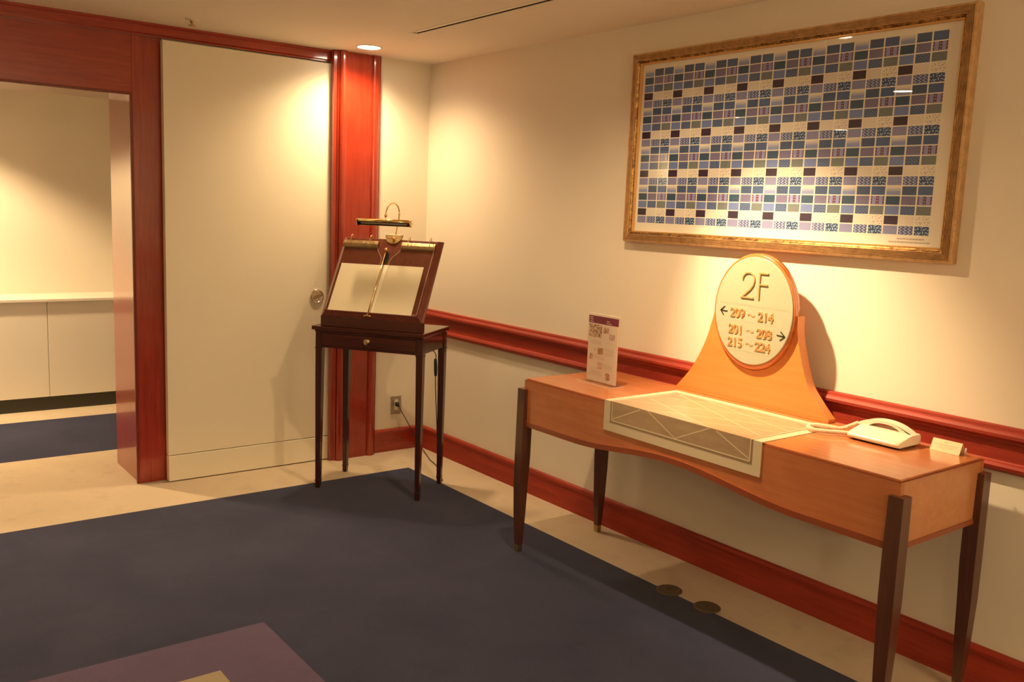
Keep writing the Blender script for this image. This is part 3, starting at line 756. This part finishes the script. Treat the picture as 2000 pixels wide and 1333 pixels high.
for (u0, v0, u1, v1, mt) in ((.02, .13, .46, .325, P1), (.51, .155, .69, .245, P2), (.71, .245, .89, .335, P3), (.35, .475, .53, .575, P4), (.36, .70, .53, .80, P3), (.08, .585, .19, .675, P2)):
    bm = BM(); fbox(bm, u0, v0, u1, v1); obj('flyer_photo', bm, mt, pg)
bm = BM()
for (u0, v0, u1, n_) in ((.12, .375, .46, 4), (.60, .385, .82, 1), (.56, .475, .90, 3), (.56, .535, .88, 3), (.22, .585, .42, 1), (.22, .61, .58, 3), (.56, .72, .86, 4), (.14, .80, .46, 1), (.14, .835, .50, 3), (.06, .885, .52, 2), (.20, .49, .33, 3)):
    for k in range(n_):
        x = u0; v_ = v0 + k*.017
        while x < u1: wd = random.uniform(.02, .05); fbox(bm, x, v_, min(x + wd, u1), v_ + .006); x += wd + .012
obj('flyer_text', bm, M['ink_light'], pg)['kind'] = 'stuff'
bm = BM(); cyy, czz = fya - .003 + PW*.72, pt - PH*.895
prism(bm, [(cyy + .0165*math.cos(a), czz + .0165*math.sin(a)) for a in [2*PI*i/32 for i in range(32)]], lambda a, b, d: F_((fx - .00122 - d, a, b)), 0, .0003)
obj('round_photo', bm, P2, pg)

# ================================================================== TELEPHONE
ph = empty('telephone', (-0.19, -3.258, CT), 0, 'ivory desk telephone with a low wedge body and arched handset', 'telephone')
def T_(p): return rel(ph, p)
# wedge body: profile in x-z, lofted along y with rounded ends
def body_ring(y, inset):
    z0 = CT + .006
    pr = [(-0.262, z0 + .001), (-0.266, z0 + .010), (-0.262, z0 + .017), (-0.250, z0 + .0215), (-0.200, z0 + .033), (-0.186, z0 + .036), (-0.128, z0 + .036), (-0.120, z0 + .030), (-0.120, z0 + .001)]
    cx_, cz_ = -0.19, z0
    return [T_((cx_ + (x - cx_)*inset, y, cz_ + (z - cz_)*(0.6 + 0.4*inset))) for x, z in pr]
bm = BM()
loft(bm, [body_ring(y, s) for y, s in ((-3.160, .90), (-3.163, .96), (-3.170, .99), (-3.185, 1), (-3.325, 1), (-3.342, .985), (-3.350, .95), (-3.353, .90))])
obj('body', bm, M['phone'], ph, 0.002)
bm = BM()
bm.free()
for y in (-3.185, -3.335):
    for x in (-.245, -.14):
        bm = BM(); lathe(bm, [(0, 0.0004), (.008, .0004), (.008, .008), (0, .008)], (0, 0, 1), T_((x, y, CT)), 14); obj('foot', bm, M['black'], ph)
bx('foot_plate', T_((-0.252, -3.17, CT + .003)), T_((-0.13, -3.34, CT + .0075)), M['black'], ph)
# handset: arched bar with ear and mouth blocks (side outline in y-z, extruded in x and bevelled)
yL, yR = -3.146, -3.350
def arch(t_): return 0.8735 - 0.029*abs(2*t_ - 0.93)**2.2
outl = []
for i in range(25):
    t_ = i/24; outl.append((yL + (yR - yL)*t_, arch(t_)))
zb_ = CT + .0385
inner = [(yR + .000, zb_), (yR + .045, zb_)] + [(yR + .050 - (0.0) + 0.100*0, zb_ + .004)]
inn = []
for i in range(15):
    t_ = 0.80 - 0.58*i/14; inn.append((yL + (yR - yL)*t_, arch(t_) - 0.0115 - 0.008*abs(2*(i/14) - 1)**3))
poly = outl + [(yR, zb_), (yR + .034, zb_)] + inn + [(yL - .038, zb_), (yL, zb_)]
bm = BM(); prism(bm, poly, lambda a, b, d: T_((d, a, b)), -0.176, -0.134, smooth=False)
hs = obj('handset', bm, M['phone'], ph, 0.006, 3)
# coiled cord
cpts = [(-0.158, -3.138, .842), (-0.178, -3.118, .828), (-0.195, -3.102, .818), (-0.2035, -3.088, .8165), (-0.2093, -3.060, .8165), (-0.222, -3.026, .8165), (-0.238, -3.013, .8165), (-0.264, -3.012, .8165), (-0.292, -3.030, .8165), (-0.302, -3.060, .8165), (-0.289, -3.092, .8165), (-0.254, -3.126, .8165), (-0.232, -3.160, .817)]
cen = catmull(cpts, 24)
acc = [0.0]
for i in range(1, len(cen)): acc.append(acc[-1] + (cen[i] - cen[i-1]).length)
tot = acc[-1]; turns = 84; stp = turns*9
hel = []; j = 0; nrm = Vector((0, 0, 1))
for k in range(stp + 1):
    sdist = tot*k/stp
    while j < len(acc) - 2 and acc[j+1] < sdist: j += 1
    f = (sdist - acc[j])/max(1e-9, acc[j+1] - acc[j]); p = cen[j].lerp(cen[j+1], f); tg = (cen[j+1] - cen[j]).normalized()
    nrm = (nrm - tg*nrm.dot(tg)).normalized(); bn = tg.cross(nrm); a = 2*PI*k/9
    hel.append(p + (nrm*math.cos(a) + bn*math.sin(a))*0.0062)
bm = BM(); tube(bm, [T_(p) for p in hel], 0.0020, 6); tube(bm, [T_(p) for p in cen], 0.0045, 8)
obj('coiled_cord', bm, M['cord_ivory'], ph)

# ================================================================== SMALL TENT CARD
tc_ = empty('notice_card', (-0.11, -3.442, CT), 0, 'small cream tent card to the right of the telephone on the console', 'card')
def K(p): return rel(tc_, p)
ka, kb = -3.393, -3.491
bm = BM(); prism(bm, [(-0.141, CT + .0006), (-0.1385, CT + .0002), (-0.1205, CT + .0385), (-0.1225, CT + .0392)], lambda a, b, d: K((a, d, b)), ka, kb)
obj('front_panel', bm, M['card'], tc_)
bm = BM(); prism(bm, [(-0.1215, CT + .0385), (-0.1200, CT + .0385), (-0.098, CT + .0005), (-0.1000, CT + .0003)], lambda a, b, d: K((a, d, b)), ka, kb)
obj('back_panel', bm, M['card'], tc_)
sl = Vector((0.0185, 0, 0.0384)); sn = Vector((-0.0384, 0, 0.0185)).normalized(); o0 = Vector((-0.141, 0, CT + .0006))
bm = BM()
for v_, a0, a1, hh in ((.80, .40, .56, .06), (.70, .44, .56, .04), (.56, .12, .90, .05), (.42, .24, .80, .035), (.30, .30, .72, .035)):
    x = a0
    while x < a1:
        wd = random.uniform(.012, .04); x2 = min(x + wd, a1)
        q = []
        for yy, vv in ((x, v_), (x2, v_), (x2, v_ + hh), (x, v_ + hh)):
            p = o0 + sl*vv + sn*.0003; q.append(bm.verts.new(K((p.x, ka + (kb - ka)*yy, p.z))))
        bm.faces.new(q); x = x2 + .012
obj('printed_lines', bm, M['ink_light'], tc_)['kind'] = 'stuff'
pn = empty('clear_pin', (-0.088, -3.487, CT), 0, 'tiny clear peg standing behind the tent card at the console end', 'peg')
bm = BM(); lathe(bm, [(0, .0002), (.0028, .0002), (.0026, .017), (.0016, .019), (0, .0195)], seg=12); obj('peg', bm, M['whiteink'], pn)

# ================================================================== FLOOR OUTLET COVERS
def floor_cover(x, y, label):
    e = empty('floor_outlet_cover', (x, y, 0), 0, label, 'outlet cover', 'round floor outlet covers under the console')
    bm = BM(); lathe(bm, [(0, 0.0002), (.054, .0002), (.054, .003), (.050, .006), (.042, .0065), (.040, .0055), (.015, .0055), (.013, .0065), (0, .0065)], seg=40)
    obj('cover_disc', bm, M['cover'], e)
    bm = BM(); box(bm, (-.011, -.0015, .0064), (.011, .0015, .0072)); obj('slot', bm, M['dark'], e)
M['cover'] = newmat('bronze_cover', (0.10, 0.075, 0.045), 0.6, 0.0)[0]
floor_cover(-0.314, -2.455, 'round bronze floor outlet cover nearer the lectern, under the console')
floor_cover(-0.308, -2.652, 'round bronze floor outlet cover nearer the telephone end, under the console')

# ================================================================== SIDE TABLE (placed across the corner)
ANG = math.atan2(-.484, .357)
TX, TY = -0.634, -0.600
tb = empty('side_table', (TX, TY, 0), ANG, 'small dark mahogany side table with one drawer, standing across the corner', 'table')
tw, td, thh = 0.318, 0.192, 0.893        # half width, half depth, height
uo = -0.014
bm = BM(); box(bm, (uo - tw, -td, thh - 0.022), (uo + tw, td, thh)); obj('table_top', bm, M['mahog_x'], tb, 0.003)
bm = BM(); box(bm, (uo - tw + .012, -td + .012, thh - 0.030), (uo + tw - .012, td - .012, thh - .0221)); obj('top_moulding', bm, M['mahog_x'], tb, 0.002)
ap0, ap1 = thh - 0.118, thh - 0.0302
uo_l = -0.009
lx, ly = 0.306, 0.178
L_ = 0.037
for sx in (-1, 1):
    for sy in (-1, 1):
        bm = BM()
        rr = []
        for z, s in ((ap1, L_), (ap0, L_), (0.62, .035), (0.045, .025), (0.0445, .028), (0.036, .028), (0.0355, .025), (0.0, .022)):
            xo, yo = sx*lx, sy*ly
            if z < .5: xo -= sx*(0.003 if s < .027 else 0.0015); yo -= sy*(0.003 if s < .027 else 0.0015)
            rr.append([(uo_l + xo, yo, z), (uo_l + xo - sx*s, yo, z), (uo_l + xo - sx*s, yo - sy*s, z), (uo_l + xo, yo - sy*s, z)])
        loft(bm, rr, smooth=False)
        box(bm, (uo_l + sx*(lx + .0025), sy*(ly + .0025), ap0 - .004), (uo_l + sx*(lx - L_ - .0025), sy*(ly - L_ - .0025), ap0 + .002))
        obj('leg', bm, M['mahog_z'], tb, 0.001)
for a, b in (((uo_l - lx + L_, ly - .026, ap0 + .006), (uo_l + lx - L_, ly - .006, ap1)), ((uo_l - lx + .006, -ly + L_, ap0 + .006), (uo_l - lx + .026, ly - L_, ap1)), ((uo_l + lx - .006, -ly + L_, ap0 + .006), (uo_l + lx - .026, ly - L_, ap1))):
    bx('apron', a, b, M['mahog_x'], tb)
bx('front_rail', (uo_l - lx + L_, -ly + .006, ap0 + .002), (uo_l + lx - L_, -ly + .026, ap0 + .016), M['mahog_x'], tb)
bx('front_rail', (uo_l - lx + L_, -ly + .006, ap1 - .008), (uo_l + lx - L_, -ly + .026, ap1), M['mahog_x'], tb)
dw = bx('drawer', (uo_l - lx + L_ + .002, -ly - .001, ap0 + .0175), (uo_l + lx - L_ - .002, -ly + .030, ap1 - .0095), M['mahog_x'], tb, 0.002)
bm = BM(); lathe(bm, [(0, 0), (.015, 0), (.0155, .003), (.011, .005), (.008, .008), (.0155, .011), (.0165, .014), (.014, .017), (0, .0175)], (0, -1, 0), (uo, -ly - .001, thh - .066), 24)
obj('knob', bm, M['brass_dull'], dw)

# ================================================================== MENU STAND (book-rest with picture lamp)
ms = empty('menu_stand', (TX, TY, thh), ANG, 'tilted mahogany display stand with blank pages and brass picture lamp, on the side table', 'display stand')
A_s = R(56.4)
W_ = Vector((0, math.cos(A_s), math.sin(A_s))); NN = Vector((0, -math.sin(A_s), math.cos(A_s))); U_ = Vector((1, 0, 0))
B0 = Vector((0, -0.166, 0.935 - thh))
def bd(a, b, c=0.0): return tuple(B0 + U_*a + W_*b + NN*c)      # board coordinates
def bbox(bm, a0, b0, c0, a1, b1, c1):
    v = [bm.verts.new(bd(*p)) for p in ((a0,b0,c0),(a1,b0,c0),(a1,b1,c0),(a0,b1,c0),(a0,b0,c1),(a1,b0,c1),(a1,b1,c1),(a0,b1,c1))]
    for f in ((3,2,1,0),(4,5,6,7),(0,1,5,4),(1,2,6,5),(2,3,7,6),(3,0,4,7)): bm.faces.new([v[i] for i in f])
# board: flat slab with a chamfered edge
bm = BM()
def rc(i, c, j=0): return [bd(-.288 + i, .0 + i, c), bd(.292 - i, .0 + i, c), bd(.292 - i, .498 - j, c), bd(-.288 + i, .498 - j, c)]
loft(bm, [rc(0, 0), rc(0, .010), rc(.006, .014, .003), rc(.022, .028, .010), rc(.024, .030, .012)], smooth=False)
obj('board', bm, M['mahog_board'], ms, 0.001)
# plinth: thin front ledge, low inner box and rear strut
bx('plinth', (-.286, -.178, .0004), (.294, -.152, .056), M['mahog_x'], ms, 0.002)
bx('plinth_box', (-.20, -.1515, .0004), (.20, -.02, .050), M['mahog_x'], ms, 0.001)
bm = BM(); prism(bm, [(-.045, .05), (-.02, .05), (-.02, .0005), (.055, .0005), (.058, .012), (.030, .285), (.012, .285)], lambda a, b, d: (d, a, b), -.10, .10)
obj('rear_strut', bm, M['mahog_x'], ms)
# lip that holds the pages
bm = BM(); bbox(bm, -.266, .026, .0302, .252, .034, .036); obj('page_ledge', bm, M['mahog_board'], ms, 0.001)
# pages
bm = BM(); bbox(bm, -.249, .0345, .0305, -.006, .322, .0325); obj('page', bm, M['paper'], ms)
bm = BM(); bbox(bm, -.003, .0345, .0305, .226, .324, .0325); obj('page', bm, M['paper'], ms)
# clear covers with cut away upper inner corner
def cover(pts, sgn):
    bm = BM(); prism(bm, pts, lambda a, b, d: bd(a, b, d), .0345, .0355); o = obj('clear_cover', bm, M['acrylic'], ms)
    bm = BM(); n_ = len(pts); loop = [Vector(bd(a, b, .035)) for a, b in pts]
    tube(bm, loop, .0007, 5, closed=True); e = obj('cover_edge', bm, M['acr_edge'], o)
cl = [(-.262, .040)] + [(-.034, .040), (-.030, .352), (-.028, .368)] + [(-.062 + .036*math.cos(R(a)), .400 + .034*math.sin(R(a)) - .01) for a in range(-40, 41, 20)] + [(-.072, .430), (-.262, .430)]
cl = [(-.262, .040), (-.026, .040), (-.024, .350), (-.030, .372), (-.046, .392), (-.060, .412), (-.066, .430), (-.262, .430)]
cover(cl, -1)
cr = [(.012, .040), (.256, .040), (.260, .430), (.072, .430), (.066, .412), (.052, .392), (.034, .372), (.026, .350)]
cover(cr, 1)
# keyhole slot behind the rod
bm = BM(); prism(bm, [(.003 + .011*math.cos(R(a)), .392 + .012*math.sin(R(a))) for a in range(0, 181, 15)] + [(-.008, .345)] + [(.003 + .011*math.cos(R(a)), .345 + .012*math.sin(R(a))) for a in range(195, 361, 15)], lambda a, b, d: bd(a, b, d), .0295, .0306)
obj('keyhole_slot', bm, M['dark'], ms)
# brass rod with knob and foot
bm = BM(); tube(bm, [bd(-.010, .012, .041), bd(-.009, .200, .041), bd(-.008, .400, .041)], .0042, 12); obj('rod', bm, M['brass'], ms)
bm = BM(); c_ = Vector(bd(-.008, .412, .043))
lathe(bm, [(0, -.010)] + [(.0100*math.cos(R(a)), .0100*math.sin(R(a))) for a in range(-75, 90, 15)] + [(0, .010)], NN, c_, 24)
lathe(bm, [(.005, -.014), (.005, -.006)], NN, c_, 14); obj('rod_knob', bm, M['brass'], ms)
bm = BM(); bbox(bm, -.022, .006, .031, .004, .013, .046)
for a in (-.024, .004): lathe(bm, [(0, -.006), (.005, -.004), (.006, 0), (.005, .004), (0, .006)], U_, Vector(bd(a, .0095, .040)), 14)
obj('rod_foot', bm, M['brass'], ms)
# ring clips
def clip(a0, a1, rings):
    bm = BM(); prism(bm, [(.424, .0302), (.468, .0302), (.468, .033), (.464, .040), (.445, .0425), (.430, .040), (.424, .034)], lambda b, c, d: bd(d, b, c), a0, a1)
    o = obj('ring_clip', bm, M['brass_dull'], ms, 0.0008)
    for a in rings:
        bm = BM(); cc = Vector(bd(a, .470, .044))
        tube(bm, [cc + W_*(.0255*math.cos(2*PI*k/28)) + NN*(.0215*math.sin(2*PI*k/28)) + U_*(.004*math.sin(2*PI*k/28)) for k in range(28)], .0018, 8, closed=True)
        obj('ring', bm, M['brass'], o)
clip(-.272, -.066, (-.225, -.112)); clip(.070, .262, (.110, .232))
# half round lamp plate
bm = BM(); cx_ = .012
prism(bm, [(cx_ + .052*math.cos(R(a)), .514 + .058*math.sin(R(a))) for a in range(180, 361, 10)], lambda a, b, d: bd(a, b, d), .0303, .036)
obj('lamp_plate', bm, M['brass_dull'], ms, 0.0015)
# gooseneck arm
z_ = lambda v: v - thh
arm = catmull([Vector(bd(.016, .486, .040)), (.013, .098, z_(1.375)), (.013, .122, z_(1.432)), (.012, .146, z_(1.487)), (.010, .148, z_(1.512)), (.008, .125, z_(1.540)), (.006, .078, z_(1.552)), (.002, .028, z_(1.538)), (-.002, .004, z_(1.508)), (-.004, .000, z_(1.472))], 8)
bm = BM(); tube(bm, arm, .0040, 12); obj('lamp_arm', bm, M['brass'], ms)
for c_, r_ in ((Vector((-.003, .001, z_(1.484))), .0085), (Vector(bd(.016, .486, .040)), .009), (Vector((.012, .147, z_(1.492))), .0062)):
    bm = BM(); lathe(bm, [(0, -r_)] + [(r_*math.cos(R(a)), r_*math.sin(R(a))) for a in range(-75, 90, 15)] + [(0, r_)], (0, 0, 1), c_, 20); obj('arm_joint', bm, M['brass'], ms)
# trough shade: tube with open underside, end caps
zc = z_(1.447); sh0, sh1 = -.165, .143; rs = .0195
bm = BM()
outer = [(rs*math.cos(R(a)), rs*math.sin(R(a))) for a in range(-70, 181, 12)]; inner_ = [(.90*a, .90*b) for a, b in outer]
prism(bm, outer + inner_[::-1], lambda a, b, d: (d, a, zc + b), sh0, sh1, smooth=False)
sd = obj('lamp_shade', bm, M['brass'], ms)
for p in sd.data.polygons:
    if len(p.vertices) == 4: p.use_smooth = True
for xx in (sh0, sh1):
    d = -1 if xx < 0 else 1
    bm = BM(); lathe(bm, [(0, .004), (rs*.8, .003), (rs*1.02, .0005), (rs*1.02, -.004)], (d, 0, 0), (xx, 0, zc), 32); obj('end_cap', bm, M['brass'], sd)
bm = BM(); tube(bm, [(sh0 + .02, 0, zc - .001), (sh1 - .02, 0, zc - .001)], .010, 14); obj('bulb', bm, newmat('unlit_bulb', (.30, .28, .24), .2)[0], sd)
bm = BM(); prism(bm, [(rs*.89*math.cos(R(a)), rs*.89*math.sin(R(a))) for a in range(-68, 180, 12)] + [(rs*.85*math.cos(R(a)), rs*.85*math.sin(R(a))) for a in range(179, -69, -12)], lambda a, b, d: (d, a, zc + b), sh0 + .001, sh1 - .001)
obj('shade_liner', bm, M['dark'], sd)

# ================================================================== WALL OUTLET AND CORD
wo = empty('wall_outlet', (-0.193, YB, 0.292), 0, 'grey metal wall socket low on the short wall behind the side table', 'socket')
bx('cover_plate', (-.037, -.005, -.058), (.037, .0, .058), M['steel'], wo, 0.0015)
bx('socket_insert', (-.013, -.0068, -.030), (.013, -.005, .036), M['white'], wo, 0.001)
pc = empty('power_cord', (-0.193, YB, 0.292), 0, 'thin black lamp cord running from the side table to the wall socket', 'cord')
def PC(p): return rel(pc, p)
cu_, su_ = math.cos(ANG), math.sin(ANG)
def tl(u, v, z): return (TX + u*cu_ - v*su_, TY + u*su_ + v*cu_, z)
path = [tl(.10, .10, .77), tl(.20, .125, .765), tl(.250, .130, .745), tl(.251, .136, .68), tl(.254, .138, .55), tl(.266, .148, .30), tl(.276, .160, .08), tl(.284, .200, .012), tl(.270, .240, .005),
        (-0.180, -0.470, .005), (-0.150, -0.385, .004), (-0.128, -0.300, .004), (-0.085, -0.190, .006), (-0.060, -0.085, .028), (-0.085, -0.040, .095), (-0.130, -0.035, .180), (-0.170, -0.034, .245), (-0.189, -0.030, .283)]
bm = BM(); tube(bm, [PC(p) for p in catmull(path, 8)], .0026, 8); obj('cable', bm, M['black'], pc)
bm = BM(); pp = catmull([tl(.2495, .133, .715), tl(.250, .135, .700), tl(.251, .1365, .665), tl(.252, .137, .630), tl(.2525, .1375, .615)], 4); nP = len(pp)
tube(bm, [PC(p) for p in pp], [.003 + .0065*math.sin(PI*min(1, max(0, i/(nP-1))))**.4 for i in range(nP)], 14); obj('inline_switch', bm, M['black'], pc)
bm = BM(); loft(bm, [[PC((-.193 + x*s_, YB + y, .292 + .008 + z*s_ + dz)) for x, z in ((-.010, -.012), (.010, -.012), (.010, .012), (-.010, .012))] for y, s_, dz in ((-.007, 1, 0), (-.024, 1, -.001), (-.034, .7, -.005), (-.040, .35, -.012))], smooth=False)
obj('plug', bm, M['black'], pc, 0.002)
